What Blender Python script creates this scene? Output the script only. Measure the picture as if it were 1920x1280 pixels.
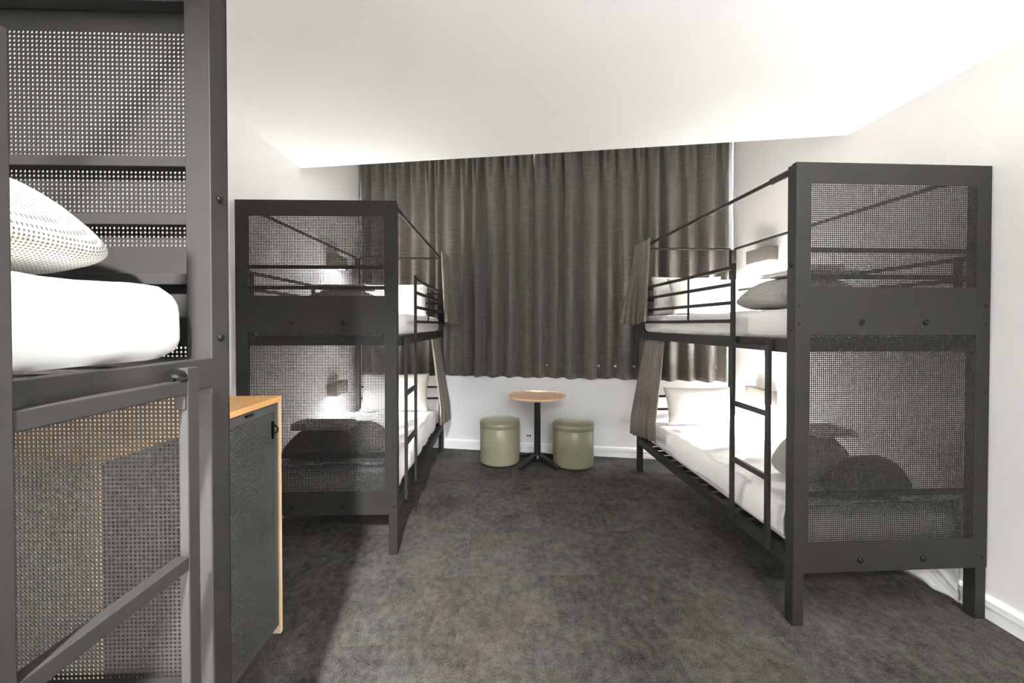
import bpy, bmesh, math, random
import numpy as np
from mathutils import Vector, Matrix, noise

random.seed(7)
for o in list(bpy.data.objects): bpy.data.objects.remove(o)
scene = bpy.context.scene
C = scene.collection
PI = math.pi

# ------------------------------------------------------------ camera
cd = bpy.data.cameras.new('camera'); cam = bpy.data.objects.new('camera', cd); C.objects.link(cam)
cd.sensor_width = 36.0; cd.lens = 770/1920*36; cd.clip_start = 0.05
cd.shift_y = -22.6/1920
cam.location = (0, 0, 1.47)
cam.rotation_euler = (math.radians(90-0.7), 0, math.radians(-1.64))
scene.camera = cam

# ------------------------------------------------------------ view, world, room lights
vs = scene.view_settings
scene.display_settings.display_device = 'sRGB'
vs.view_transform = 'Standard'; vs.look = 'None'; vs.gamma = 1.0; vs.use_curve_mapping = False
vs.exposure = 1.35
world = bpy.data.worlds.new('daylight'); scene.world = world; world.use_nodes = True
bg = world.node_tree.nodes['Background']
bg.inputs[0].default_value = (0.80, 0.90, 1.0, 1); bg.inputs[1].default_value = 70.0

YFW = -2.55
def area(name, loc, size, power, color=(.955, .978, 1.0), rot=(0, 0, 0), size_y=None, spread=None, shape=None):
    l = bpy.data.lights.new(name, 'AREA'); l.energy = power; l.color = color
    l.shape = shape or ('RECTANGLE' if size_y else 'SQUARE'); l.size = size
    if size_y: l.size_y = size_y
    if spread: l.spread = spread
    o = bpy.data.objects.new(name, l); C.objects.link(o); o.location = loc; o.rotation_euler = rot
    return o
area('ceiling_lamp_light', (0.6, -1.5, 2.74), 0.30, 30, shape='DISK', spread=math.radians(156))
area('ceiling_lamp_light', (1.3, -1.6, 2.74), 0.30, 34, shape='DISK', spread=math.radians(150))
# unseen key light added to brighten the nearest bed, aimed along that bed
area('near_bed_key_light', (-0.30, -1.15, 2.70), 0.12, 23, shape='DISK', spread=math.radians(52),
     rot=(Vector((-0.90, 0.95, 0.95))-Vector((-0.30, -1.15, 2.70))).to_track_quat('-Z', 'Y').to_euler())
# soft fill added behind the camera to light the surfaces facing it
area('rear_fill_light', (0.6, YFW, 1.6), 2.4, 8, (.97, .985, 1.0), rot=(math.radians(90), 0, 0), size_y=1.5)
# right wall lamp's uplight, then a rear one added to brighten the ceiling
area('ceiling_uplight', (2.26, 0.10, 1.95), 0.30, 38, rot=(PI, 0, 0), size_y=0.12)
area('ceiling_uplight', (0.6, -2.4, 1.80), 0.12, 52, rot=(PI, 0, 0), size_y=0.30)

# ------------------------------------------------------------ helpers
def srgb(r, g, b):
    f = lambda c: c/12.92 if c <= .04045 else ((c+.055)/1.055)**2.4
    return (f(r/255), f(g/255), f(b/255), 1)

def mat(name, col, rough=.5, metal=0, spec=.5, noise_scale=None, noise_amt=.0, bump=0, bump_scale=200, sheen=0):
    m = bpy.data.materials.new(name); m.use_nodes = True
    n = m.node_tree.nodes; L = m.node_tree.links; b = n['Principled BSDF']
    b.inputs['Base Color'].default_value = col; b.inputs['Roughness'].default_value = rough
    b.inputs['Metallic'].default_value = metal; b.inputs['Specular IOR Level'].default_value = spec
    if sheen: b.inputs['Sheen Weight'].default_value = sheen
    tc = n.new('ShaderNodeTexCoord')
    if noise_scale:
        t = n.new('ShaderNodeTexNoise'); t.inputs['Scale'].default_value = noise_scale; t.inputs['Detail'].default_value = 4
        L.new(tc.outputs['Object'], t.inputs['Vector'])
        mx = n.new('ShaderNodeMix'); mx.data_type = 'RGBA'
        L.new(t.outputs['Fac'], mx.inputs['Factor'])
        c = np.array(col[:3])
        mx.inputs[6].default_value = (*(c*(1-noise_amt)), 1); mx.inputs[7].default_value = (*np.minimum(c*(1+noise_amt), 1), 1)
        L.new(mx.outputs[2], b.inputs['Base Color'])
    if bump:
        t = n.new('ShaderNodeTexNoise'); t.inputs['Scale'].default_value = bump_scale; t.inputs['Detail'].default_value = 3
        L.new(tc.outputs['Object'], t.inputs['Vector'])
        bp = n.new('ShaderNodeBump'); bp.inputs['Strength'].default_value = bump; bp.inputs['Distance'].default_value = .002
        L.new(t.outputs['Fac'], bp.inputs['Height']); L.new(bp.outputs[0], b.inputs['Normal'])
    return m

def math_node(n, L, op, a, b=None):
    m = n.new('ShaderNodeMath'); m.operation = op
    for i, v in enumerate((a, b)):
        if v is None: continue
        if isinstance(v, (int, float)): m.inputs[i].default_value = v
        else: L.new(v, m.inputs[i])
    return m.outputs[0]

M = {}
M['wall'] = mat('wall_paint', srgb(235, 233, 230), .65, noise_scale=3, noise_amt=.012, bump=.05, bump_scale=120)
M['wall_back'] = mat('back_wall_paint', srgb(228, 228, 229), .65, noise_scale=3, noise_amt=.012, bump=.05, bump_scale=120)
M['wall_front'] = mat('front_wall_darkened', srgb(150, 147, 143), .7, noise_scale=3, noise_amt=.02)  # unseen wall, toned darker to weaken its reflection in the bed frames
M['ceiling'] = mat('ceiling_paint', srgb(238, 237, 235), .8, noise_scale=2, noise_amt=.01)
M['trim'] = mat('skirting_gloss', srgb(244, 244, 243), .35, noise_scale=5, noise_amt=.01)
M['frame'] = mat('charcoal_powdercoat', srgb(40, 38, 36), .55, spec=.2, noise_scale=6, noise_amt=.06, bump=.08, bump_scale=900)
M['bolt'] = mat('black_bolt_steel', srgb(28, 27, 26), .3, metal=.6, noise_scale=80, noise_amt=.1)
M['sheet'] = mat('white_cotton', srgb(234, 233, 231), .85, noise_scale=9, noise_amt=.015, bump=.1, bump_scale=500, sheen=.1)
M['pillow'] = mat('pillowcase_cotton', srgb(240, 237, 232), .85, noise_scale=9, noise_amt=.02, bump=.1, bump_scale=500, sheen=.1)
M['towel'] = mat('white_terry', srgb(232, 229, 225), .95, noise_scale=60, noise_amt=.05, bump=.6, bump_scale=700, sheen=.3)
M['throw'] = mat('charcoal_wool', srgb(66, 62, 58), .95, noise_scale=50, noise_amt=.2, bump=.7, bump_scale=350, sheen=.3)
M['vinyl'] = mat('sage_vinyl', srgb(136, 134, 110), .36, noise_scale=14, noise_amt=.04, bump=.12, bump_scale=260)
M['black'] = mat('black_enamel', srgb(30, 29, 28), .35, noise_scale=10, noise_amt=.1)
M['slat'] = mat('slat_steel', srgb(60, 56, 52), .6, noise_scale=20, noise_amt=.1)
M['plastic'] = mat('white_plastic', srgb(238, 238, 235), .3, noise_scale=10, noise_amt=.01)
M['lampbox'] = mat('lamp_casing_grey', srgb(92, 87, 81), .5, noise_scale=8, noise_amt=.04)
M['door'] = mat('locker_door_metal', srgb(74, 73, 71), .42, noise_scale=6, noise_amt=.05)
M['void'] = mat('locker_inside', srgb(40, 37, 34), .8, noise_scale=6, noise_amt=.05)

def wood(name, c1, c2, axis=1, rough=.38):
    m = bpy.data.materials.new(name); m.use_nodes = True
    n = m.node_tree.nodes; L = m.node_tree.links; b = n['Principled BSDF']
    tc = n.new('ShaderNodeTexCoord'); mp = n.new('ShaderNodeMapping'); s = [26, 26, 26]; s[axis] = 1.6
    mp.inputs['Scale'].default_value = s; L.new(tc.outputs['Object'], mp.inputs[0])
    t = n.new('ShaderNodeTexNoise'); t.inputs['Scale'].default_value = 2.5; t.inputs['Detail'].default_value = 7
    L.new(mp.outputs[0], t.inputs['Vector'])
    r = n.new('ShaderNodeValToRGB'); r.color_ramp.elements[0].color = c1; r.color_ramp.elements[1].color = c2
    r.color_ramp.elements[0].position = .35; r.color_ramp.elements[1].position = .68
    L.new(t.outputs['Fac'], r.inputs[0]); L.new(r.outputs[0], b.inputs['Base Color']); b.inputs['Roughness'].default_value = rough
    return m
M['beech'] = wood('beech_laminate', srgb(226, 170, 106), srgb(238, 186, 124))
M['beige'] = wood('beige_laminate', srgb(198, 182, 163), srgb(208, 193, 175), axis=2)
M['beech_pale'] = wood('pale_beech_laminate', srgb(226, 184, 146), srgb(236, 198, 162))
M['beech_edge'] = wood('beech_edging', srgb(232, 190, 140), srgb(242, 206, 160), axis=2)

def fabric(name, lo, hi, slub=(8, 8, 420), fine=900):
    m = bpy.data.materials.new(name); m.use_nodes = True
    n = m.node_tree.nodes; L = m.node_tree.links; b = n['Principled BSDF']
    tc = n.new('ShaderNodeTexCoord'); mp = n.new('ShaderNodeMapping'); mp.inputs['Scale'].default_value = slub
    L.new(tc.outputs['Object'], mp.inputs[0])
    t = n.new('ShaderNodeTexNoise'); t.inputs['Scale'].default_value = 1.0; t.inputs['Detail'].default_value = 5; t.inputs['Roughness'].default_value = .65
    L.new(mp.outputs[0], t.inputs['Vector'])
    r = n.new('ShaderNodeValToRGB'); r.color_ramp.elements[0].color = lo; r.color_ramp.elements[1].color = hi
    r.color_ramp.elements[0].position = .32; r.color_ramp.elements[1].position = .7
    L.new(t.outputs['Fac'], r.inputs[0]); L.new(r.outputs[0], b.inputs['Base Color'])
    b.inputs['Roughness'].default_value = .85; b.inputs['Sheen Weight'].default_value = .25
    t2 = n.new('ShaderNodeTexNoise'); t2.inputs['Scale'].default_value = fine; L.new(tc.outputs['Object'], t2.inputs['Vector'])
    bp = n.new('ShaderNodeBump'); bp.inputs['Strength'].default_value = .4; bp.inputs['Distance'].default_value = .001
    L.new(t2.outputs['Fac'], bp.inputs['Height']); L.new(bp.outputs[0], b.inputs['Normal'])
    return m
M['curtain'] = fabric('grey_slub_curtain', srgb(58, 54, 50), srgb(118, 111, 103))
M['privacy'] = fabric('charcoal_curtain', srgb(84, 77, 71), srgb(124, 115, 106), slub=(20, 20, 260))

def waffle():
    m = bpy.data.materials.new('grey_waffle_knit'); m.use_nodes = True
    n = m.node_tree.nodes; L = m.node_tree.links; b = n['Principled BSDF']
    uv = n.new('ShaderNodeUVMap'); sp = n.new('ShaderNodeSeparateXYZ'); L.new(uv.outputs[0], sp.inputs[0])
    def s(o):
        return math_node(n, L, 'SINE', math_node(n, L, 'MULTIPLY', o, 2*PI/.0068))
    h5 = lambda o: math_node(n, L, 'ADD', math_node(n, L, 'MULTIPLY', s(o), .5), .5)
    a = math_node(n, L, 'SUBTRACT', 1, math_node(n, L, 'MULTIPLY', h5(sp.outputs[0]), h5(sp.outputs[1])))
    r = n.new('ShaderNodeValToRGB'); r.color_ramp.elements[0].color = srgb(96, 93, 89); r.color_ramp.elements[1].color = srgb(186, 182, 176)
    r.color_ramp.elements[0].position = .25; r.color_ramp.elements[1].position = .75
    L.new(a, r.inputs[0])
    L.new(r.outputs[0], b.inputs['Base Color']); b.inputs['Roughness'].default_value = .95
    bp = n.new('ShaderNodeBump'); bp.inputs['Distance'].default_value = .003; bp.inputs['Strength'].default_value = .6
    L.new(a, bp.inputs['Height']); L.new(bp.outputs[0], b.inputs['Normal'])
    return m
M['waffle'] = waffle()

def carpet():
    m = bpy.data.materials.new('carpet_tiles'); m.use_nodes = True
    n = m.node_tree.nodes; L = m.node_tree.links; b = n['Principled BSDF']
    tc = n.new('ShaderNodeTexCoord')
    def nz(scale, detail, mapscale=(1, 1, 1), src=None, off=(0, 0, 0)):
        mp = n.new('ShaderNodeMapping'); mp.inputs['Scale'].default_value = mapscale; mp.inputs['Location'].default_value = off
        L.new(src or tc.outputs['Object'], mp.inputs[0])
        t = n.new('ShaderNodeTexNoise'); t.inputs['Scale'].default_value = scale; t.inputs['Detail'].default_value = detail
        t.inputs['Roughness'].default_value = .6
        L.new(mp.outputs[0], t.inputs['Vector']); return t.outputs['Fac']
    # half-metre tiles, each with its own cut of the pattern
    sp = n.new('ShaderNodeSeparateXYZ'); L.new(tc.outputs['Object'], sp.inputs[0])
    fx = math_node(n, L, 'FLOOR', math_node(n, L, 'MULTIPLY', math_node(n, L, 'ADD', sp.outputs[0], .21), 2.0))
    fy = math_node(n, L, 'FLOOR', math_node(n, L, 'MULTIPLY', math_node(n, L, 'ADD', sp.outputs[1], .12), 2.0))
    cb = n.new('ShaderNodeCombineXYZ'); L.new(fx, cb.inputs[0]); L.new(fy, cb.inputs[1])
    wn = n.new('ShaderNodeTexWhiteNoise'); L.new(cb.outputs[0], wn.inputs['Vector'])
    va = n.new('ShaderNodeVectorMath'); va.operation = 'MULTIPLY_ADD'
    L.new(wn.outputs['Color'], va.inputs[0]); va.inputs[1].default_value = (3, 3, 3); L.new(tc.outputs['Object'], va.inputs[2])
    big = nz(3.2, 6, (1, 1, 1), va.outputs[0])
    mid = nz(26, 5, (1, .75, 1), va.outputs[0])
    fine = nz(230, 2, (1.0, .6, 1))
    fine2 = nz(90, 3)
    v = math_node(n, L, 'MULTIPLY', big, .42)
    v = math_node(n, L, 'ADD', v, math_node(n, L, 'MULTIPLY', mid, .48))
    v = math_node(n, L, 'ADD', v, math_node(n, L, 'MULTIPLY', fine, .60))
    v = math_node(n, L, 'ADD', v, math_node(n, L, 'MULTIPLY', fine2, .25))
    v = math_node(n, L, 'ADD', v, math_node(n, L, 'MULTIPLY', wn.outputs['Value'], .05))
    r = n.new('ShaderNodeValToRGB')
    r.color_ramp.elements[0].position = .55; r.color_ramp.elements[0].color = srgb(40, 38, 36)
    r.color_ramp.elements[1].position = 1.28 if False else 1.0; r.color_ramp.elements[1].color = srgb(102, 97, 91)
    v = math_node(n, L, 'SUBTRACT', v, .17)
    L.new(v, r.inputs[0])
    # pinkish and yellowish flecks of the pattern
    tint = nz(2.1, 2, (1, 1, 1), va.outputs[0], (4, 2, 0))
    mx = n.new('ShaderNodeMix'); mx.data_type = 'RGBA'; mx.blend_type = 'MULTIPLY'
    r2 = n.new('ShaderNodeValToRGB'); r2.color_ramp.elements[0].color = (.96, .99, 1, 1); r2.color_ramp.elements[1].color = (1.0, .96, .91, 1)
    r2.color_ramp.elements[0].position = .4; r2.color_ramp.elements[1].position = .7
    L.new(tint, r2.inputs[0]); mx.inputs['Factor'].default_value = 1; L.new(r.outputs[0], mx.inputs[6]); L.new(r2.outputs[0], mx.inputs[7])
    L.new(mx.outputs[2], b.inputs['Base Color']); b.inputs['Roughness'].default_value = .95; b.inputs['Specular IOR Level'].default_value = .1
    bp = n.new('ShaderNodeBump'); bp.inputs['Strength'].default_value = .7; bp.inputs['Distance'].default_value = .004
    L.new(fine, bp.inputs['Height']); L.new(bp.outputs[0], b.inputs['Normal'])
    return m
M['carpet'] = carpet()

def emit(name, col, s):
    m = bpy.data.materials.new(name); m.use_nodes = True; n = m.node_tree.nodes; L = m.node_tree.links
    b = n['Principled BSDF']; b.inputs['Base Color'].default_value = (.9, .88, .85, 1)
    b.inputs['Emission Color'].default_value = col; b.inputs['Emission Strength'].default_value = s
    return m
M['diffuser'] = emit('lamp_diffuser', (1, .93, .84, 1), 12)

def glass():
    m = bpy.data.materials.new('window_glass'); m.use_nodes = True; n = m.node_tree.nodes; L = m.node_tree.links
    n.remove(n['Principled BSDF']); t = n.new('ShaderNodeBsdfTransparent'); g = n.new('ShaderNodeBsdfGlossy'); g.inputs['Roughness'].default_value = .02
    x = n.new('ShaderNodeMixShader'); x.inputs[0].default_value = .06
    L.new(t.outputs[0], x.inputs[1]); L.new(g.outputs[0], x.inputs[2]); L.new(x.outputs[0], n['Material Output'].inputs[0])
    return m
M['glass'] = glass()

def obj(name, bm, m, parent=None, smooth=False, loc=None, bevel=0, mats=None):
    me = bpy.data.meshes.new(name)
    if isinstance(bm, bmesh.types.BMesh):
        bmesh.ops.recalc_face_normals(bm, faces=bm.faces); bm.to_mesh(me); bm.free()
    else:
        me = bm
    me.materials.append(m)
    for x in (mats or []): me.materials.append(x)
    if smooth: me.shade_smooth()
    o = bpy.data.objects.new(name, me); C.objects.link(o)
    if parent: o.parent = parent
    if loc: o.location = loc
    if bevel:
        b = o.modifiers.new('bevel', 'BEVEL'); b.width = bevel; b.segments = 2; b.limit_method = 'ANGLE'
    return o

def empty(name, loc=(0, 0, 0), rz=0):
    o = bpy.data.objects.new(name, None); C.objects.link(o); o.location = loc; o.rotation_euler = (0, 0, rz); o.empty_display_size = .1
    return o
def tag(o, label=None, cat=None, group=None, kind=None):
    if label: o['label'] = label
    if cat: o['category'] = cat
    if group: o['group'] = group
    if kind: o['kind'] = kind
    return o
def copy_tree(o, parent=None):
    c = o.copy(); C.objects.link(c); c.parent = parent
    for k in ('label',):
        if parent is None and k in c: del c[k]
    for ch in [x for x in KIDS.get(o.name, [])]: copy_tree(ch, c)
    return c
KIDS = {}
def index_kids():
    KIDS.clear()
    for o in C.objects:
        if o.parent: KIDS.setdefault(o.parent.name, []).append(o)

def add_box(bm, x0, x1, y0, y1, z0, z1):
    if x0 > x1: x0, x1 = x1, x0
    if y0 > y1: y0, y1 = y1, y0
    v = [bm.verts.new(p) for p in ((x0,y0,z0),(x1,y0,z0),(x1,y1,z0),(x0,y1,z0),(x0,y0,z1),(x1,y0,z1),(x1,y1,z1),(x0,y1,z1))]
    for f in ((0,3,2,1),(4,5,6,7),(0,1,5,4),(1,2,6,5),(2,3,7,6),(3,0,4,7)): bm.faces.new([v[i] for i in f])
def boxm(*a):
    bm = bmesh.new()
    for q in a: add_box(bm, *q)
    return bm
def add_cyl(bm, p0, p1, r, n=16, r2=None, caps=True):
    p0 = Vector(p0); p1 = Vector(p1); d = (p1-p0).normalized()
    a = d.orthogonal().normalized(); b = d.cross(a); r2 = r if r2 is None else r2
    A = [bm.verts.new(p0+(a*math.cos(t)+b*math.sin(t))*r) for t in [2*PI*i/n for i in range(n)]]
    B = [bm.verts.new(p1+(a*math.cos(t)+b*math.sin(t))*r2) for t in [2*PI*i/n for i in range(n)]]
    for i in range(n): bm.faces.new((A[i], A[(i+1)%n], B[(i+1)%n], B[i]))
    if caps: bm.faces.new(A[::-1]); bm.faces.new(B)
def add_lathe(bm, prof, n=48, c=(0, 0)):
    rings = []
    for r, z in prof:
        rings.append([bm.verts.new((c[0]+r*math.cos(2*PI*i/n), c[1]+r*math.sin(2*PI*i/n), z)) for i in range(n)] if r > 1e-5 else [bm.verts.new((c[0], c[1], z))])
    for a, b in zip(rings, rings[1:]):
        for i in range(n):
            j = (i+1) % n
            if len(a) == 1 and len(b) == 1: continue
            if len(a) == 1: bm.faces.new((a[0], b[i], b[j]))
            elif len(b) == 1: bm.faces.new((a[i], a[j], b[0]))
            else: bm.faces.new((a[i], a[j], b[j], b[i]))

def perf_arrays(x0, x1, z0, z1, y0, y1, pitch, r, stagger=False):
    """perforated sheet in the xz plane between y0 and y1: every hole is cut"""
    nx = round((x1-x0)/pitch); nz = round((z1-z0)/pitch); px = (x1-x0)/nx; pz = (z1-z0)/nz
    ang = np.array([k*PI/4-3*PI/4 for k in range(8)])
    loc = np.concatenate([np.array([[-px/2,-pz/2],[px/2,-pz/2],[px/2,pz/2],[-px/2,pz/2]]), np.stack([np.cos(ang)*r, np.sin(ang)*r], 1)])
    faces4 = []; faces5 = []
    for i in range(4):
        j = (i+1) % 4; a = 4+2*i; b = 4+2*i+1; c = 4+(2*i+2) % 8
        faces5.append([i, j, c, b, a])                       # front
        faces5.append([12+a, 12+b, 12+c, 12+j, 12+i])        # back
    for k in range(8):
        a = 4+k; b = 4+(k+1) % 8; faces4.append([a, b, 12+b, 12+a])
    cx, cz = np.meshgrid(x0+px*(np.arange(nx)+.5), z0+pz*(np.arange(nz)+.5))
    if stagger: cx = cx+(np.arange(nz) % 2)[:, None]*px/2-px/4
    cen = np.stack([cx.ravel(), cz.ravel()], 1)
    n = len(cen)
    V = np.zeros((n, 24, 3))
    V[:, :12, 0] = cen[:, None, 0]+loc[None, :, 0]; V[:, :12, 2] = cen[:, None, 1]+loc[None, :, 1]; V[:, :12, 1] = y0
    V[:, 12:] = V[:, :12]; V[:, 12:, 1] = y1
    base = (np.arange(n)*24)[:, None, None]
    F5 = (np.array(faces5)[None]+base).reshape(-1, 5); F4 = (np.array(faces4)[None]+base).reshape(-1, 4)
    return V.reshape(-1, 3), F5, F4
def mesh_from(name, parts, boxes):
    vs_, loops, sizes = [], [], []; off = 0
    for V, F5, F4 in parts:
        vs_.append(V); loops += [(F5+off).ravel(), (F4+off).ravel()]; sizes += [np.full(len(F5), 5), np.full(len(F4), 4)]; off += len(V)
    for (x0, x1, y0, y1, z0, z1) in boxes:
        vs_.append(np.array(((x0,y0,z0),(x1,y0,z0),(x1,y1,z0),(x0,y1,z0),(x0,y0,z1),(x1,y0,z1),(x1,y1,z1),(x0,y1,z1)), float))
        F = np.array(((0,3,2,1),(4,5,6,7),(0,1,5,4),(1,2,6,5),(2,3,7,6),(3,0,4,7))); loops.append((F+off).ravel()); sizes.append(np.full(6, 4)); off += 8
    V = np.concatenate(vs_); Lp = np.concatenate(loops); S = np.concatenate(sizes)
    me = bpy.data.meshes.new(name); me.vertices.add(len(V)); me.vertices.foreach_set('co', V.ravel().astype(np.float32))
    me.loops.add(len(Lp)); me.loops.foreach_set('vertex_index', Lp.astype(np.int32))
    me.polygons.add(len(S)); me.polygons.foreach_set('loop_start', np.concatenate([[0], np.cumsum(S)[:-1]]).astype(np.int32))
    me.update(calc_edges=True); me.validate(); me.shade_flat()
    return me

def fbm(p, s, seed=0):
    q = Vector(p)*s+Vector((seed*7.3, seed*3.1, seed*1.7))
    return noise.noise(q)+.5*noise.noise(q*2.1)+.25*noise.noise(q*4.3)

def soft_box(w, d, h, r, amp=.004, nscale=6, seed=0, n=(24, 36, 8), squash=None, uv=False, droop=0):
    """rounded cushion-like box centred in xy with its base at z=0"""
    bm = bmesh.new(); nx, ny, nz_ = n; W, D, Hh = w/2, d/2, h/2
    grid = {}
    def vert(i, j, k):
        key = (i, j, k)
        if key in grid: return grid[key]
        p = Vector((-W+w*i/nx, -D+d*j/ny, -Hh+h*k/nz_))
        rr = min(r, Hh*.98)
        q = Vector((max(-W+rr, min(W-rr, p.x)), max(-D+rr, min(D-rr, p.y)), max(-Hh+rr, min(Hh-rr, p.z))))
        dd = p-q
        if dd.length > 1e-6: nrm = dd.normalized(); p = q+nrm*rr
        else: nrm = Vector((0, 0, 1 if p.z > 0 else -1))
        if squash: p = squash(p, W, D, Hh)
        z01 = (p.z+Hh)/h
        p += nrm*fbm(p, nscale, seed)*amp*(1 if z01 > .12 else .15)
        p.z = max(p.z, -Hh)
        v = bm.verts.new(p+Vector((0, 0, Hh))); grid[key] = v; return v
    for k in (0, nz_):
        for i in range(nx):
            for j in range(ny): bm.faces.new([vert(i,j,k), vert(i+1,j,k), vert(i+1,j+1,k), vert(i,j+1,k)])
    for i in (0, nx):
        for j in range(ny):
            for k in range(nz_): bm.faces.new([vert(i,j,k), vert(i,j+1,k), vert(i,j+1,k+1), vert(i,j,k+1)])
    for j in (0, ny):
        for i in range(nx):
            for k in range(nz_): bm.faces.new([vert(i,j,k), vert(i+1,j,k), vert(i+1,j,k+1), vert(i,j,k+1)])
    if uv:
        ul = bm.loops.layers.uv.new('UVMap')
        bmesh.ops.recalc_face_normals(bm, faces=bm.faces); bm.normal_update()
        for f in bm.faces:
            nn = f.normal
            for l in f.loops:
                c = l.vert.co
                # unroll round the long rim so that the knit wraps without stretching
                a = math.hypot(c.x, 0)
                if abs(nn.x) > abs(nn.y): l[ul].uv = (c.y, c.z*1.0+(.0 if c.x > 0 else 0))
                else: l[ul].uv = (c.x, c.z)
                if abs(nn.z) > .72: l[ul].uv = (c.x, c.y)
    return bm

# ------------------------------------------------------------ the setting
XL, XR, YF = -1.70, 2.44, -2.6
S = -0.1988
def yb(x): return 4.885+S*(x+.618)          # the window wall runs at a slant
TH = math.atan(S)
def struct(name, bm, m, **k): return tag(obj(name, bm, m, **k), kind='structure')
HC, HU = 2.80, 3.62
def prism(pts, z0, z1):
    bm = bmesh.new(); a = [bm.verts.new((x, y, z0)) for x, y in pts]; b = [bm.verts.new((x, y, z1)) for x, y in pts]
    bm.faces.new(a[::-1]); bm.faces.new(b); n = len(pts)
    for i in range(n): bm.faces.new((a[i], a[(i+1) % n], b[(i+1) % n], b[i]))
    return bm
struct('floor', prism([(XL-.1, YF-.1), (XR+.1, YF-.1), (XR+.1, yb(XR)+.1), (XL-.1, yb(XL)+.1)], -.1, 0), M['carpet'])
struct('wall_left', boxm((XL-.12, XL, YF, yb(XL)+.1, 0, HU+.1)), M['wall'])
struct('wall_right', boxm((XR, XR+.12, YF, yb(XR)+.1, 0, HU+.1)), M['wall'])
struct('wall_front', boxm((XL-.12, XR+.12, YF-.12, YF, 0, HU+.1)), M['wall_front'])
struct('ceiling', prism([(XL, YF), (XR, YF), (XR, 2.835), (XL, 3.565)], HC, HC+.12), M['ceiling'])
struct('ceiling_upper', prism([(XL-.1, 2.5), (XR+.1, 2.5), (XR+.1, yb(XR)+.2), (XL-.1, yb(XL)+.2)], HU, HU+.12), M['ceiling'])
# wall closing the step between the two ceilings
struct('trim_1', prism([(XL, 3.565), (XL, 3.445), (XR, 2.715), (XR, 2.835)], HC+.12, HU), M['ceiling'])
# the window wall, in a frame that follows its slant (local x runs along the wall)
WB = (XL, yb(XL), 0); LW = (XR-XL)/math.cos(TH)
def onwall(o): o.location = WB; o.rotation_euler = (0, 0, TH); return o
wx0, wx1, wz0, wz1 = .28, LW-.12, 1.02, 3.5
onwall(struct('wall_back', boxm((-.1, LW+.1, 0, .14, -.0, wz0), (-.1, wx0, 0, .14, wz0, wz1), (wx1, LW+.1, 0, .14, wz0, wz1), (-.1, LW+.1, 0, .14, wz1, HU+.1)), M['wall_back']))
win = onwall(tag(empty('window_1'), kind='structure'))
fr = [(wx0, wx1, .05, .10, wz0, wz0+.05), (wx0, wx1, .05, .10, wz1-.05, wz1)]
for k in range(5):
    x = wx0+(wx1-wx0-.05)*k/4; fr.append((x, x+.05, .05, .10, wz0, wz1))
obj('window_frame', boxm(*fr), M['trim'], win)
obj('window_glass', boxm((wx0+.02, wx1-.02, .072, .078, wz0+.02, wz1-.02)), M['glass'], win)
obj('window_sill', boxm((wx0-.02, wx1+.02, -.018, .05, wz0-.02, wz0)), M['trim'], win)

def skirt_profile(L_):
    bm = bmesh.new(); prof = [(0, 0), (-.012, 0), (-.014, .062), (-.020, .066), (-.020, .098), (-.010, .112), (0, .112)]
    a = [bm.verts.new((0, y, z)) for y, z in prof]; b = [bm.verts.new((L_, y, z)) for y, z in prof]; n = len(prof)
    bm.faces.new(a); bm.faces.new(b[::-1])
    for i in range(n): bm.faces.new((a[i], a[(i+1) % n], b[(i+1) % n], b[i]))
    return bm
onwall(struct('baseboard_back', skirt_profile(LW), M['trim']))
o = struct('baseboard_right', skirt_profile(yb(XR)-YF), M['trim']); o.location = (XR, yb(XR), 0); o.rotation_euler = (0, 0, -PI/2)
o = struct('baseboard_left', skirt_profile(yb(XL)-YF), M['trim']); o.location = (XL, YF, 0); o.rotation_euler = (0, 0, PI/2)

# power outlet under the window
t = onwall(empty('power_outlet')); tag(t, 'small white power outlet low on the wall behind the round table', 'outlet')
ox = (.33-XL)/math.cos(TH)
for o_ in [obj('face_plate', boxm((ox-.037, ox+.037, -.008, 0, .155, .27)), M['plastic'], t, bevel=.002),
           obj('socket', boxm((ox-.022, ox-.004, -.0095, -.008, .185, .205), (ox+.006, ox+.024, -.0095, -.008, .185, .205)), M['black'], t),
           obj('switch', boxm((ox-.02, ox-.006, -.012, -.008, .235, .252), (ox+.008, ox+.022, -.012, -.008, .235, .252)), M['plastic'], t)]: pass

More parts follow.
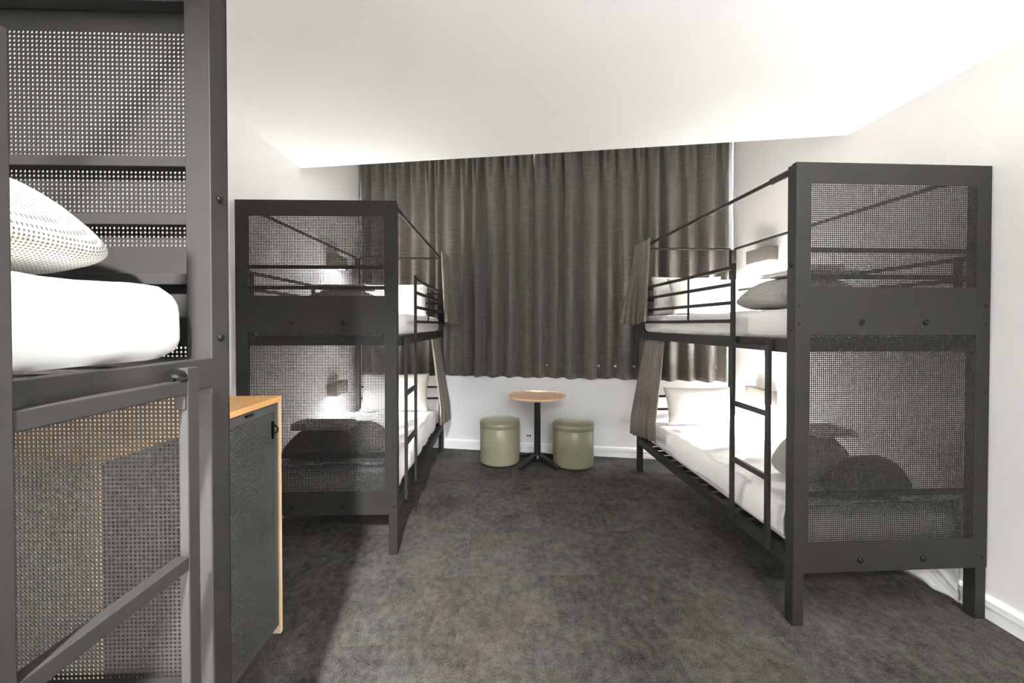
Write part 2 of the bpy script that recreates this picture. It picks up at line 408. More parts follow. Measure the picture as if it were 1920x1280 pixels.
# ------------------------------------------------------------ window curtains
def pleated(L_, z0, z1, n_pleat, amp, seed, nu=420, nv=46, hem=.0, edge_gap=None, capped=False):
    rnd = random.Random(seed)
    # irregular pleat positions
    cuts = [0]
    for i in range(n_pleat): cuts.append(cuts[-1]+rnd.uniform(.65, 1.35))
    cuts = [c/cuts[-1]*n_pleat for c in cuts]
    amps = [rnd.uniform(.45, 1.12) for _ in range(n_pleat+1)]
    skew = [rnd.uniform(-.3, .3) for _ in range(n_pleat+1)]
    bm = bmesh.new(); rows = []
    for j in range(nv+1):
        v = j/nv; z = z1-(z1-z0)*v; row = []
        for i in range(nu+1):
            u = i/nu; s = u*n_pleat
            k = 0
            # warp to irregular pleats
            k = min(n_pleat-1, int(s)); ph = s-k
            x = (cuts[k]+(cuts[k+1]-cuts[k])*ph)/n_pleat*L_
            pk = min(1, max(0, ph+skew[k]*.45*math.sin(PI*ph))); w = (.5-.5*math.cos(2*PI*pk))**1.15
            w2 = .5-.5*math.cos(4*PI*ph+skew[k]*3)
            top = max(0, 1-v*4.5)
            a = amp*(amps[k]*(.75+.35*v))
            if capped and .62 < x < 1.45: a = min(a, .062)
            x -= (cuts[k+1]-cuts[k])/n_pleat*L_*.03*math.sin(2*PI*ph)*(1-.7*top)
            y = -a*w*(1-.55*top) - amp*.55*w2*top
            y += .010*noise.noise(Vector((x*6, z*1.3, seed)))*(1-top)
            x += .010*noise.noise(Vector((x*3, z*1.1, seed+9)))*v + skew[k]*.03*w*v
            x = min(max(x, 0), L_)
            zz = z+(hem*(.5+noise.noise(Vector((x*5, 0, seed))))*v if j == nv else 0)
            if edge_gap: x = edge_gap(x, v, L_)
            row.append(bm.verts.new((x, y, zz)))
        rows.append(row)
    for a, b in zip(rows, rows[1:]):
        for i in range(nu): bm.faces.new((a[i], a[i+1], b[i+1], b[i]))
    return bm
def hang_curtain(x0, x1, seed, n, label, gap):
    o = obj('window_curtain', pleated(x1-x0, .865, HU-.08, n, .150, seed, hem=.012, edge_gap=gap, capped=(seed == 3)), M['curtain'], smooth=True)
    sd = o.modifiers.new('cloth', 'SOLIDIFY'); sd.thickness = .003
    l = Matrix.Rotation(TH, 4, 'Z') @ Vector((x0, -.032 if seed == 3 else -.018, 0))
    o.location = Vector(WB)+l; o.rotation_euler = (0, 0, TH)
    return tag(o, label, 'curtain', 'window curtains')
xm = (.375-XL)/math.cos(TH)
hang_curtain(.02, xm+.022, 3, 13, 'charcoal grey pleated window curtain, left one of the pair, above the left stool',
             lambda x, v, L_: x-(.030*max(0, 1-v*7) if x > L_-.05 else 0))
hang_curtain(xm-.014, LW-.035, 5, 12, 'charcoal grey pleated window curtain, right one of the pair, behind the right bunk bed',
             lambda x, v, L_: x+(.020*max(0, 1-v*7) if x < .05 else 0))
trk = onwall(obj('curtain_track', boxm((.02, LW-.03, -.085, -.045, HU-.06, HU-.03)), M['trim']))
tag(trk, 'white ceiling curtain track carrying the two window curtains', 'curtain track')

# ------------------------------------------------------------ bunk bed
W, LEN, HT = 1.0, 2.15, 2.25
PITCH, HOLE = .0100, .0034
def make_panel_mesh():
    a = perf_arrays(.075, W-.075, .41, 1.42, .0005, .0025, PITCH, HOLE)
    b = perf_arrays(.075, W-.075, 1.65, 2.15, .0005, .0025, PITCH, HOLE)
    y0, y1 = 0, .003
    boxes = [(0, .075, y0, y1, .26, HT), (W-.075, W, y0, y1, .26, HT), (.075, W-.075, y0, y1, .26, .41), (.075, W-.075, y0, y1, 1.42, 1.65), (.075, W-.075, y0, y1, 2.15, HT),
             (0, W, y1, .03, HT-.004, HT)]
    return mesh_from('foot_panel', [a, b], boxes)
PANEL = make_panel_mesh(); PANEL.materials.append(M['frame'])

def screw_mesh(r, h):
    bm = bmesh.new(); add_lathe(bm, [(0, -h), (r*.45, -h), (r*.45, -h*.5), (r*.6, -h*.5), (r*.75, -h), (r, -h*.6), (r, 0), (0, 0)], 14)
    for v in bm.verts: v.co = Vector((v.co.x, v.co.z, v.co.y))
    me = bpy.data.meshes.new('bolt'); bmesh.ops.recalc_face_normals(bm, faces=bm.faces); bm.to_mesh(me); bm.free(); me.materials.append(M['bolt']); me.shade_smooth()
    return me
BOLT = screw_mesh(.0145, .006); SCREW = screw_mesh(.0055, .003)
def link(name, me, parent, loc, rz=0):
    o = bpy.data.objects.new(name, me); C.objects.link(o); o.parent = parent; o.location = loc; o.rotation_euler = (0, 0, rz); return o

def make_bed(sx, rz=0, loc=(0, 0, 0)):
    """local x: 0 on the aisle side to sx*W on the wall side; local y: 0 at the perforated foot panel to LEN at the head"""
    t = empty('bunk_bed', loc, rz)
    def X(a): return sx*a
    def B(*bs):
        bm = bmesh.new()
        for (a, b, c, d, e, f) in bs: add_box(bm, X(a), X(b), c, d, e, f)
        return bm
    def part(name, *bs, parent=t, bevel=.002, m='frame'): return obj(name, B(*bs), M[m], parent, bevel=bevel)
    P = .055
    for (x, y) in ((0, .003), (W-P, .003)): part('post', (x, x+P, y, y+P, 0, HT-.005))
    for x in (0, W-P): part('post', (x, x+.05, LEN-.05, LEN, 0, HT-.03))
    pn = bpy.data.objects.new('foot_panel', PANEL); C.objects.link(pn); pn.parent = t
    if sx < 0: pn.location = (-W, 0, 0)
    pn['label'] = 'perforated sheet metal end panel'
    for x in (.34, .665):
        for z in (1.48, .315): link('bolt', BOLT, pn, (x, 0, z))
    for x in (.022, W-.022):
        for z in (2.19, 1.88, 1.56, 1.47, 1.13, .70, .31): link('screw', SCREW, pn, (x, 0, z))
    for z in (1.755, 1.44): link('bolt', SCREW, t, (0, .03, z), -PI/2 if sx > 0 else PI/2).scale = (1.6, 1.6, 1.6)
    # rails across the foot end and the head end
    for z in (1.835, 1.705): part('end_rail', (P, W-P, .022, .046, z-.012, z+.012))
    part('end_rail', (P, W-P, .012, .045, 1.335, 1.395)); part('end_rail', (P, W-P, .012, .045, .275, .335))
    part('end_rail', (P, W-P, .016, .040, .618, .646)); part('end_rail', (P, W-P, .012, .045, 2.19, 2.235))
    part('end_rail', (P, W-P, .012, .04, 1.56, 1.585))
    for z in (1.82, 1.71, 1.60): part('head_rail', (.05, W-P, LEN-.036, LEN-.014, z-.01, z+.01))
    part('head_rail', (.05, W-P, LEN-.045, LEN-.012, 1.335, 1.395)); part('head_rail', (.05, W-P, LEN-.045, LEN-.012, .275, .335))
    for z in (.75, .62): part('head_rail', (.05, W-P, LEN-.036, LEN-.014, z-.01, z+.01))
    # side rails and slat bases
    for x in (0, W-.032):
        part('side_rail', (x, x+.032, P, LEN-.05, 1.33, 1.395)); part('side_rail', (x, x+.032, P, LEN-.05, .272, .335))
    for z in (1.362, .302):
        bs = [(.032, W-.032, .09+.132*i, .15+.132*i, z, z+.018) for i in range(15)]
        part('slat_base', *bs, bevel=0, m='slat')
    # canopy rods
    for x in (.022, W-.022):
        bm = bmesh.new(); add_cyl(bm, (X(x), P, HT-.025), (X(x), LEN-.05, HT-.025), .0115, 12)
        r_ = obj('canopy_rod', bm, M['frame'], t, smooth=False)
        bm = bmesh.new(); add_cyl(bm, (X(x), P+.001, HT-.025), (X(x), P+.15, HT-.025), .0175, 12); obj('sleeve', bm, M['frame'], r_)
    bm = bmesh.new(); add_cyl(bm, (X(.05), LEN-.026, HT-.025), (X(W-.055), LEN-.026, HT-.025), .0115, 12); obj('canopy_rod', bm, M['frame'], t)
    # ladder on the aisle side, at the foot
    la = part('ladder', (-.032, -.014, .143, .173, .295, 1.385), (-.032, -.014, .459, .489, .295, 1.835))
    for z in (.665, 1.0, 1.345): part('rung', (-.031, -.008, .173, .459, z-.012, z+.016), parent=la)
    bm = bmesh.new(); add_cyl(bm, (X(-.016), .1735, 1.366), (X(-.016), .190, 1.366), .0165, 20); add_cyl(bm, (X(-.016), .190, 1.366), (X(-.016), .197, 1.366), .008, 6)
    k = obj('knob', bm, M['bolt'], t); k['label'] = 'round black fixing knob'
    obj('bracket', B((-.030, -.012, .1735, .178, 1.305, 1.345)), M['frame'], t, bevel=.001)
    # guard rails
    g = part('guard_rail', *[(-.030, -.010, .489, LEN-.02, z-.011, z+.011) for z in (1.81, 1.71, 1.60, 1.49)], (-.026, -.014, 1.03, 1.042, 1.49, 1.81))
    part('guard_post', (-.032, -.008, LEN-.045, LEN-.02, 1.479, 1.821), parent=g)
    g = part('guard_rail', *[(W-.022, W-.002, .06, LEN-.05, z-.011, z+.011) for z in (1.81, 1.70)])
    for y in (.115, 1.02): part('guard_post', (W-.030, W-.006, y, y+.03, 1.395, 1.799), parent=g)
    return t

bed_r = make_bed(1, math.radians(1.3), (1.422, 1.94, 0))
tag(bed_r, 'charcoal metal bunk bed on the right, against the right wall', 'bunk bed', 'charcoal metal bunk beds')
bed_l = make_bed(-1, 0, (-.657, 2.62, 0))
tag(bed_l, 'charcoal metal bunk bed at far left, beyond the low wooden locker', 'bunk bed', 'charcoal metal bunk beds')
index_kids()
bed_n = copy_tree(bed_r)
bed_n.location = (-.641, .99, 0); bed_n.rotation_euler = (0, 0, PI)
tag(bed_n, 'charcoal metal bunk bed nearest the viewer, cut off by the left edge', 'bunk bed', 'charcoal metal bunk beds')

# frames in which everything on a bed is placed: (bed matrix, mirror sign)
def bedmat(loc, rz): return Matrix.Translation(loc) @ Matrix.Rotation(rz, 4, 'Z')
BEDS = {'right': (bedmat((1.422, 1.94, 0), math.radians(1.3)), 1, math.radians(1.3)),
        'left': (bedmat((-.657, 2.62, 0), 0), -1, 0),
        'near': (bedmat((-.641, .99, 0), PI), 1, PI)}
def put(o, bed, x, y, z, rz=0, rx=0):
    m, sx, br = BEDS[bed]
    o.location = m @ Vector((sx*x, y, z)); o.rotation_euler = (rx, 0, br+sx*rz); return o

# mattresses
ZU, ZL = 1.396, .337
def mattress_bm(seed, h=.155, amp=.007):
    bm = soft_box(.93 if h < .16 else .905, 2.0, h, .05, amp=amp, nscale=5, seed=seed, n=(26, 56, 8))
    return bm
MT = {}
for i, (bed, lev, lab) in enumerate([
        ('right', 'u', 'white sheeted mattress in the upper bunk of the right bed'),
        ('right', 'l', 'white sheeted mattress in the lower bunk of the right bed'),
        ('left', 'u', 'white sheeted mattress in the upper bunk of the far left bed'),
        ('left', 'l', 'white sheeted mattress in the lower bunk of the far left bed'),
        ('near', 'u', 'thick white mattress in the upper bunk of the nearest bed at left edge'),
        ('near', 'l', 'white mattress in the lower bunk of the nearest bed, below the frame edge')]):
    h = .155 if lev == 'u' else .17
    o = obj('mattress', mattress_bm(i, h), M['sheet'], smooth=True)
    put(o, bed, .5, 1.075, ZU if lev == 'u' else ZL)
    tag(o, lab, 'mattress', 'white mattresses')

# creased top sheets / duvets that spill over the lower mattresses
def duvet_bm(seed, w=.99, l=1.62, top=.035):
    bm = bmesh.new(); nu, nv = 70, 90; rows = []
    hw = .448
    for j in range(nv+1):
        y = -l/2+l*j/nv; row = []
        for i in range(nu+1):
            s = -(.60)+1.20*i/nu          # arc length across
            e = .020
            def side(sv):
                if abs(sv) <= hw: return sv, 0
                d = abs(sv)-hw; return math.copysign(hw+e*min(1, d/.06), sv), -min(d, 9)
            x, dz = side(s)
            f = fbm((s*1.0, y*1.0, 0), 3.4, seed); g = noise.noise(Vector((s*9+y*4, y*5-s*3, seed)))
            ridge = abs(noise.noise(Vector((s*3+y*1.5, y*3.5-s*2.0, seed+4))))
            z = top+.012*f+.016*(1-ridge)**4+.003*g
            z += dz*1.0
            lim = -.163-.006*noise.noise(Vector((y*4, seed, 1)))
            z = max(z, lim if dz < 0 else .006)
            if dz < 0: x += math.copysign(.006+.010*(noise.noise(Vector((y*7, dz*5, seed)))), s)
            row.append(bm.verts.new((x, y, z)))
        rows.append(row)
    for a, b in zip(rows, rows[1:]):
        for i in range(nu): bm.faces.new((a[i], a[i+1], b[i+1], b[i]))
    return bm
for bed, lab in (('right', 'creased white duvet spread over the lower mattress of the right bed'), ('left', 'creased white duvet spread over the lower mattress of the far left bed')):
    o = obj('duvet', duvet_bm(11 if bed == 'right' else 17), M['sheet'], smooth=True)
    sd = o.modifiers.new('cloth', 'SOLIDIFY'); sd.thickness = .008; sd.offset = 1
    put(o, bed, .5, .91, ZL+.17-.003, 0); tag(o, lab, 'duvet', 'white duvets on the lower bunks')

# pillows
def pillow_bm(seed, w=.66, h=.42, t=.15):
    bm = bmesh.new(); nu, nv = 30, 22; G = []
    for s in (1, -1):
        g = []
        for j in range(nv+1):
            r_ = []
            for i in range(nu+1):
                u = -1+2*i/nu; v = -1+2*j/nv
                k = max(0, (1-abs(u)**3.2)*(1-abs(v)**3.2))**.55
                pin = 1-.07*(1-abs(u)**2)*abs(v)**2; pin2 = 1-.06*(1-abs(v)**2)*abs(u)**2
                x = u*w/2*pin2; z = v*h/2*pin
                y = s*t/2*k
                y += .007*fbm((x, s, z), 9, seed)*k + s*.008*math.cos(9*u+3*v*seed)*k*(abs(u)**2)
                r_.append((x, y, z))
            g.append(r_)
        G.append(g)
    vs2 = []
    for si, g in enumerate(G):
        rows = []
        for j, r_ in enumerate(g):
            row = []
            for i, p in enumerate(r_):
                edge = i in (0, nu) or j in (0, nv)
                if si == 1 and edge: row.append(vs2[0][j][i])
                else: row.append(bm.verts.new(p))
            rows.append(row)
        vs2.append(rows)
    for rows in vs2:
        for a, b in zip(rows, rows[1:]):
            for i in range(nu): bm.faces.new((a[i], a[i+1], b[i+1], b[i]))
    return bm
def pillow(bed, x, y, zb, tilt, lab, seed, w=.66, h=.42, roll=0):
    o = obj('pillow', pillow_bm(seed, w, h), M['pillow'], smooth=True)
    m, sx, br = BEDS[bed]
    o.matrix_world = m @ Matrix.Translation((sx*x, y, zb+h/2*math.cos(tilt))) @ Matrix.Rotation(roll, 4, 'Z') @ Matrix.Rotation(-tilt, 4, 'X')
    return tag(o, lab, 'pillow', 'white pillows')
pillow('right', .52, 1.80, ZU+.165, math.radians(22), 'white pillow propped at the head of the upper bunk, right bed, in front', 1, w=.68, h=.36)
pillow('right', .44, 2.00, ZU+.165, math.radians(8), 'white pillow at the head of the upper bunk, right bed, tucked behind', 2, w=.70, h=.38)
pillow('right', .54, 1.925, ZL+.185, math.radians(20), 'white pillow propped at the head of the lower bunk, right bed', 3, w=.68, h=.36)
pillow('left', .50, 1.92, ZU+.165, math.radians(20), 'white pillow propped at the head of the upper bunk, far left bed', 4, w=.72, h=.38)
pillow('left', .50, 1.935, ZL+.185, math.radians(16), 'white pillow propped at the head of the lower bunk, far left bed', 5, w=.74, h=.42)

# folded blankets, throws and towels at the foot of each bunk
def squash_blanket(p, W_, D_, H_):
    # loaf: the rims curl in and the top is domed
    rx = abs(p.x)/W_; ry = abs(p.y)/D_
    k = 1-.42*rx**3-.22*ry**3
    z = p.z if p.z < 0 else p.z
    zz = (p.z+H_)*k-H_
    ins = 1-.10*(abs(p.z)/H_)**2
    return Vector((p.x*ins, p.y*(1-.06*(abs(p.z)/H_)**2), zz))
def blanket(bed, x, y, z, w, d, h, lab, seed, rz=0, mat_='waffle', name='folded_blanket'):
    bm = soft_box(w, d, h, h*.49, amp=.006, nscale=5, seed=seed, n=(30, 28, 14), squash=squash_blanket, uv=True)
    if mat_ == 'waffle':            # the knit wraps round the folded block
        ul = bm.loops.layers.uv.active; Wb, Db = w/2, d/2
        for f in bm.faces:
            cm = f.calc_center_median(); ax = abs(cm.x)/Wb > abs(cm.y)/Db
            for l in f.loops:
                c = l.vert.co; u_, v_ = c.x, c.y
                if ax: s_ = (v_ if cm.x > 0 else 2*Db+2*Wb-v_)
                else: s_ = (Db+(Wb-u_) if cm.y > 0 else -Db-(Wb-u_))
                q = max(abs(u_)/Wb, abs(v_)/Db)
                l[ul].uv = (s_, c.z*.9-math.copysign(q, cm.z-h*.45)*min(Wb, Db)*(1 if cm.z > h*.45 else 1))
    o = obj(name, bm, M[mat_], smooth=True)
    put(o, bed, x, y, z, rz)
    tag(o, lab, 'blanket', 'folded blankets at the foot of the bunks' if mat_ == 'waffle' else 'dark folded throws')
    return o
def towel(bed, x, y, z, w, d, h, lab, seed, rz=0, name='folded_towel', layers=2):
    bm = bmesh.new()
    for k in range(layers):
        t2 = soft_box(w*(1-.03*k), d, h/layers*1.02, h/layers*.49, amp=.002, nscale=9, seed=seed+k, n=(18, 16, 4))
        me = bpy.data.meshes.new('x'); t2.to_mesh(me); t2.free()
        me.transform(Matrix.Translation((0, 0, h/layers*k))); bm.from_mesh(me); bpy.data.meshes.remove(me)
    o = obj(name, bm, M['towel'], smooth=True); put(o, bed, x, y, z, rz)
    return tag(o, lab, 'towel', 'folded white towels')
TU, TL = ZU+.162, ZL+.216
blanket('right', .36, .45, TU, .60, .40, .19, 'grey waffle blanket folded at the foot of the upper bunk, right bed', 1, .05)
towel('right', .40, .43, TU+.191, .40, .28, .03, 'white towel folded on the grey blanket of the upper bunk, right bed', 2)
towel('right', .42, .40, TU+.2215, .22, .18, .028, 'small white hand towel topmost on the pile, upper bunk, right bed', 3, name='hand_towel')
blanket('left', .47, .40, TU, .58, .36, .16, 'grey waffle blanket folded at the foot of the upper bunk, far left bed', 4, -.05)
towel('left', .48, .40, TU+.162, .38, .26, .03, 'white towel folded on the blanket of the upper bunk, far left bed', 5)
blanket('near', .36, .355, TU, .54, .42, .19, 'light grey waffle blanket on the white mattress at the left edge', 7, 0)
towel('near', .40, .40, TU+.189, .34, .28, .028, 'white towel folded on the light grey blanket at the left edge', 8)
towel('near', .42, .47, TU+.2215, .22, .16, .035, 'small white hand towel topmost on the pile at the left edge', 9, name='hand_towel')
# lower bunks: a pale blanket behind and a dark throw in front, towels on top
blanket('right', .43, .41, TL+.003, .44, .26, .28, 'grey waffle blanket on the lower bunk of the right bed, behind the dark throw', 11, .1)
blanket('right', .54, .155, TL+.002, .40, .18, .22, 'dark throw bundled behind the mesh panel, lower bunk of the right bed', 12, 0, 'throw', 'folded_throw')
towel('right', .46, .36, TL+.285, .22, .20, .04, 'folded towel lying on the grey blanket in the lower bunk, right bed', 13)
blanket('left', .40, .42, TL+.003, .50, .26, .20, 'grey waffle blanket on the lower bunk of the far left bed, behind the dark throw', 14, -.1)
blanket('left', .54, .155, TL+.002, .50, .20, .22, 'dark throw bundled behind the mesh panel, lower bunk of the far left bed', 15, 0, 'throw', 'folded_throw')
towel('left', .52, .16, TL+.224, .38, .17, .045, 'folded towel lying on the dark throw in the lower bunk, far left bed', 16)

# ------------------------------------------------------------ privacy curtains of the bunks
def privacy_bm(sx, ytop0, ytop1, ybot0, ybot1, z1, z0, flare, seed, inner=0, n=5, amp0=.03, amp1=.055):
    rnd = random.Random(seed); bm = bmesh.new(); nu, nv = 130, 40; rows = []
    phs = [rnd.uniform(.8, 1.2) for _ in range(n)]
    for j in range(nv+1):
        v = j/nv; row = []
        for i in range(nu+1):
            u = i/nu
            ph = u*n*2*PI+.5*math.sin(u*7+seed)
            y = (ytop0+(ytop1-ytop0)*u)*(1-v)+(ybot0+(ybot1-ybot0)*u)*v
            x = -.034-inner*max(0, 1-v*1.25)-flare*(v**1.3)*(.15+.85*u)
            a = amp0+(amp1-amp0)*v
            x -= a*(.5+.5*math.sin(ph+.3*math.sin(v*4+u*5)))*phs[int(u*(n-.01))]
            y += a*.5*math.cos(ph)*v
            zb = z0+.035*math.sin(u*2.6+seed)
            z = z1+(zb-z1)*v
            row.append(bm.verts.new((sx*x, y, z)))
        rows.append(row)
    for a, b in zip(rows, rows[1:]):
        for i in range(nu): bm.faces.new((a[i], a[i+1], b[i+1], b[i]))
    return bm
for bed, lab in (('right', 'right'), ('left', 'far left')):
    m, sx, br = BEDS[bed]
    for (lev, z1, z0, yt0, yt1, yb0, yb1, fl, word) in (('u', 2.238, 1.50, 1.69, 2.08, 1.66, 2.09, .13, 'upper'), ('l', 1.325, .42, 1.56, 2.03, 1.50, 2.08, .03, 'lower')):
        bm = privacy_bm(sx, yt0, yt1, yb0, yb1, z1, z0, fl, 3 if lev == 'u' else 8, inner=0 if lev == 'u' else -.085, n=5 if lev == 'u' else 6, amp1=.055 if lev == 'u' else .036)
        o = obj('privacy_curtain', bm, M['privacy'], smooth=True)
        sd = o.modifiers.new('cloth', 'SOLIDIFY'); sd.thickness = .003
        o.matrix_world = m
        tag(o, 'dark grey privacy curtain bunched at the head of the %s bunk, %s bed' % (word, lab), 'curtain', 'privacy curtains of the bunks')

# crumpled sheet hanging between the right bed and the wall
def hang_bm():
    bm = bmesh.new(); nu, nv = 60, 30; rows = []
    for j in range(nv+1):
        v = j/nv; row = []
        for i in range(nu+1):
            u = i/nu; y = .10+.62*u
            x = .012*noise.noise(Vector((y*9, v*5, 2)))+.010*abs(noise.noise(Vector((y*14+v*6, v*3, 7))))
            row.append(bm.verts.new((x+.972, y, .270-(.255-.10*u*u+.03*noise.noise(Vector((y*11, 3, 1))))*v)))
        rows.append(row)
    for a, b in zip(rows, rows[1:]):
        for i in range(nu): bm.faces.new((a[i], a[i+1], b[i+1], b[i]))
    return bm

o = obj('bed_sheet', hang_bm(), M['sheet'], smooth=True); sd = o.modifiers.new('cloth', 'SOLIDIFY'); sd.thickness = .003
o.matrix_world = BEDS['right'][0]
tag(o, 'crumpled white sheet hanging down to the carpet below the right bed, wall side', 'sheet')

# ------------------------------------------------------------ reading lamps (boxes on the side walls, light falls down)
def lamp_proto():
    t = empty('reading_lamp')
    w, d, h = .31, .10, .125
    obj('lamp_casing', boxm((-w/2, w/2, 0, d, .012, h), (-w/2, -w/2+.006, 0, d, 0, .012), (w/2-.006, w/2, 0, d, 0, .012), (-w/2, w/2, d-.006, d, 0, .012)), M['lampbox'], t, bevel=.002)
    df = obj('diffuser', boxm((-w/2+.012, w/2-.012, .008, d-.010, .006, .012)), M['diffuser'], t)
    df['label'] = 'glowing diffuser on the underside'
    return t
lamp = lamp_proto(); index_kids()
first = True
for wall, y, z, p, lab in (('R', 3.70, 2.035, 12, 'grey box reading lamp glowing on the right wall above the upper bunk'),
                        ('R', 3.70, .760, 20, 'grey box reading lamp glowing on the right wall in the lower bunk'),
                        ('L', 4.22, 2.035, 12, 'grey box reading lamp glowing on the left wall, upper bunk of the far left bed'),
                        ('L', 4.22, .760, 15, 'grey box reading lamp glowing on the left wall, lower bunk of the far left bed')):
    o = lamp if first else copy_tree(lamp); first = False
    o.location = (XR if wall == 'R' else XL, y, z); o.rotation_euler = (0, 0, PI/2 if wall == 'R' else -PI/2)
    tag(o, lab, 'wall lamp', 'box reading lamps')
    l = area('reading_light', (o.location.x+(-.05 if wall == 'R' else .05), y, z-.004), .07, p*2.3, (1, .985, .96), size_y=.27)
for z, p in ((2.035, .5), (.76, 60)):
    area('reading_light', (XL+.05, -.55, z), .07, p*1.3, (1, .985, .96), size_y=.27)

# ------------------------------------------------------------ locker with perforated doors
cb = empty('locker_cabinet', (0, 0, 0)); tag(cb, 'low beech locker cabinet with black perforated doors between the two left beds', 'cabinet')
cx0, cx1, cy0, cy1, ch = XL+.012, -1.045, 1.085, 1.985, 1.13
obj('carcass', boxm((cx0, cx1-.001, cy0, cy0+.018, 0, ch-.025), (cx0, cx1-.001, cy1-.018, cy1, 0, ch-.025), (cx0, cx0+.012, cy0+.018, cy1-.018, .06, ch-.025),
                    (cx0+.012, cx1-.02, cy0+.018, cy1-.018, .06, .078)), M['beige'], cb, bevel=.001)
for y_ in (cy0, cy1-.018): obj('edging', boxm((cx1-.001, cx1, y_, y_+.018, 0, ch-.025)), M['beech_edge'], cb)
obj('cabinet_top', boxm((cx0-.002, cx1+.002, cy0-.002, cy1+.002, ch-.025, ch)), M['beech'], cb, bevel=.0015)
obj('kickboard', boxm((cx1-.06, cx1-.045, cy0+.018, cy1-.018, 0, .06)), M['beech'], cb)
obj('divider', boxm((cx0+.012, cx1-.03, (cy0+cy1)/2-.009, (cy0+cy1)/2+.009, .078, ch-.025)), M['void'], cb)
dw = (cy1-cy0-.036-.006)/2; dh0, dh1 = .045, ch-.030
DM = mesh_from('cabinet_door', [perf_arrays(.03, dw-.03, dh0+.03, dh1-.035, .0005, .0020, .0098, .0030, True)],
               [(0, .033, 0, .0025, dh0, dh1), (dw-.033, dw, 0, .0025, dh0, dh1), (.033, dw-.033, 0, .0025, dh0, dh0+.03), (.033, dw-.033, 0, .0025, dh1-.035, dh1),
                (0, .003, .0025, .02, dh0, dh1), (dw-.003, dw, .0025, .02, dh0, dh1), (.003, dw-.003, .0025, .02, dh1-.003, dh1), (.003, dw-.003, .0025, .02, dh0, dh0+.003)])
DM.materials.append(M['door'])
for k in range(2):
    d = bpy.data.objects.new('cabinet_door', DM); C.objects.link(d); d.parent = cb
    d.location = (cx1-.006, cy0+.018+.002+k*(dw+.002), 0); d.rotation_euler = (0, 0, PI/2)
    d['label'] = 'black perforated metal door'
    # hasp and ring of the lock, a sub-part of each door (local y negative is outwards)
    bm = bmesh.new(); xh = dw-.05
    add_box(bm, xh-.004, xh+.004, -.010, 0, ch-.185, ch-.105)
    n_ = 18; R_, r_ = .017, .0042
    ring = [[bm.verts.new((xh+.0, -.014-(R_+r_*math.cos(b))*math.cos(a), ch-.142+(R_+r_*math.cos(b))*math.sin(a)*.9)) if False else
             bm.verts.new((xh+r_*math.sin(b), -.012-(R_+r_*math.cos(b))*math.cos(a)*.9, ch-.142+(R_+r_*math.cos(b))*math.sin(a))) for b in [2*PI*q/8 for q in range(8)]]
            for a in [-PI/2+PI*q/n_ for q in range(n_+1)]]
    for a, b in zip(ring, ring[1:]):
        for q in range(8): bm.faces.new((a[q], a[(q+1) % 8], b[(q+1) % 8], b[q]))
    obj('hasp', bm, M['bolt'], d)
    obj('latch_plate', boxm((dw*.42, dw*.42+.05, -.010, -.0005, dh1-.016, dh1-.006)), M['bolt'], d)

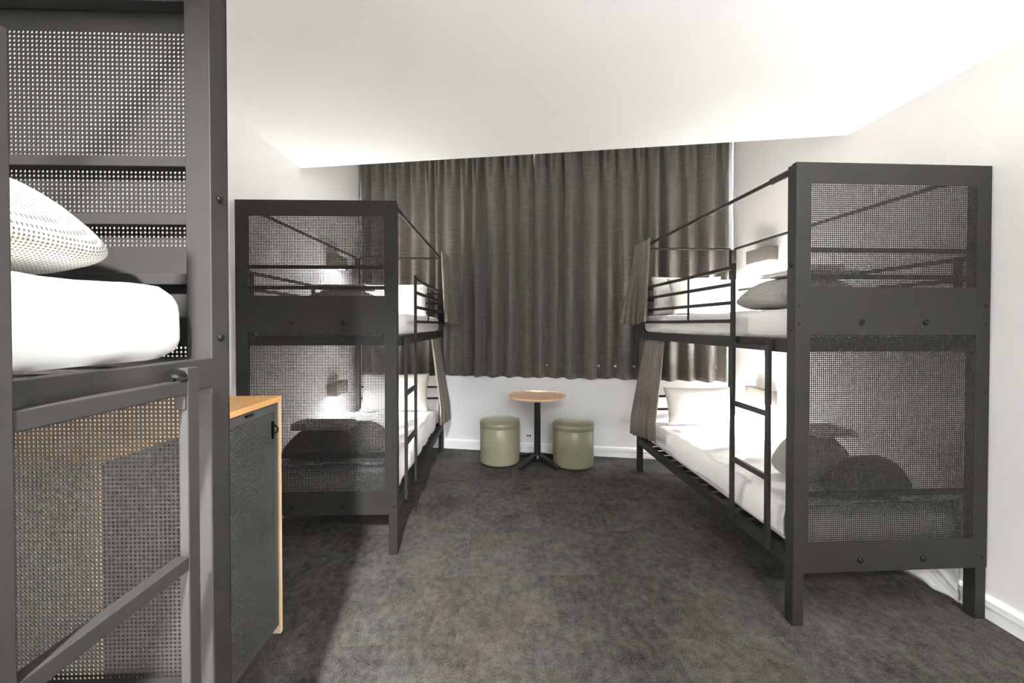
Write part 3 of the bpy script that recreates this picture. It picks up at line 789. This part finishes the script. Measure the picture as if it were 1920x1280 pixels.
# ------------------------------------------------------------ round table and stools
tb = empty('round_table', (.39, 4.30, 0)); tag(tb, 'small round beech topped table on a black pedestal between two green stools', 'table')
bm = bmesh.new(); add_lathe(bm, [(0, .706), (.293, .706), (.300, .711), (.301, .725), (.298, .730), (0, .7305)], 72); obj('table_top', bm, M['beech_pale'], tb, smooth=False)
bm = bmesh.new(); add_cyl(bm, (0, 0, .09), (0, 0, .700), .034, 28)
obj('column', bm, M['black'], tb, smooth=False)
bm = bmesh.new(); add_lathe(bm, [(0, .695), (.12, .695), (.12, .7055), (0, .7055)], 28); obj('mounting_plate', bm, M['black'], tb)
bm = bmesh.new()
add_lathe(bm, [(0, .045), (.05, .045), (.055, .075), (.045, .105), (0, .105)], 28)
for k in range(4):
    a = PI/4+k*PI/2
    pr = [(.03, .112, .028), (.10, .098, .028), (.20, .064, .025), (.285, .036, .022), (.29, .012, .022)]
    lo = [(.03, .05), (.10, .052), (.20, .030), (.27, .008), (.285, .006)]
    c_, s_ = math.cos(a), math.sin(a); R = []
    for (r1, zt, w_), (r0, zb) in zip(pr, lo):
        R.append([bm.verts.new((r*c_-w*s_, r*s_+w*c_, z)) for r, w, z in ((r1, -w_, zt), (r1, w_, zt), (r0, w_, zb), (r0, -w_, zb))])
    for p, q in zip(R, R[1:]):
        for i in range(4): bm.faces.new((p[i], p[(i+1) % 4], q[(i+1) % 4], q[i]))
    bm.faces.new(R[0]); bm.faces.new(R[-1][::-1])
base = obj('pedestal_base', bm, M['black'], tb, bevel=.003)
for k in range(4):
    a = PI/4+k*PI/2; bm = bmesh.new(); add_cyl(bm, (.262*math.cos(a), .262*math.sin(a), 0), (.262*math.cos(a), .262*math.sin(a), .016), .014, 12)
    obj('levelling_foot', bm, M['black'], base)

def stool():
    t = empty('stool')
    R = .212; bm = bmesh.new()
    add_lathe(bm, [(0, .012), (R-.012, .012), (R-.003, .016), (R, .03), (R+.001, .2), (R, .385), (R-.003, .389), (R-.003, .391), (R, .395), (R+.002, .42), (R, .438), (R-.006, .446), (R-.010, .447), (R-.016, .452), (R-.05, .463), (R-.12, .470), (0, .472)], 64)
    obj('upholstered_body', bm, M['vinyl'], t, smooth=True)
    bm = bmesh.new()
    for zz, rr in ((.390, R+.0005), (.447, R-.004)):
        ring = [[bm.verts.new(((rr+.0028*math.cos(b))*math.cos(a), (rr+.0028*math.cos(b))*math.sin(a), zz+.0028*math.sin(b))) for b in [2*PI*q/6 for q in range(6)]] for a in [2*PI*q/64 for q in range(64)]]
        for q in range(64):
            A, Bq = ring[q], ring[(q+1) % 64]
            for p in range(6): bm.faces.new((A[p], A[(p+1) % 6], Bq[(p+1) % 6], Bq[p]))
    obj('piping', bm, M['vinyl'], t, smooth=True)
    bm = bmesh.new(); add_lathe(bm, [(0, 0), (R-.014, 0), (R-.012, .012), (0, .012)], 48); obj('base_ring', bm, M['black'], t)
    return t
s1 = stool(); index_kids(); s1.location = (-.004, 4.385, 0)
tag(s1, 'sage green vinyl drum stool to the left of the round table', 'stool', 'sage green drum stools')
s2 = copy_tree(s1); s2.location = (.765, 4.275, 0); s2.rotation_euler = (0, 0, 1.2)
tag(s2, 'sage green vinyl drum stool to the right of the round table', 'stool', 'sage green drum stools')
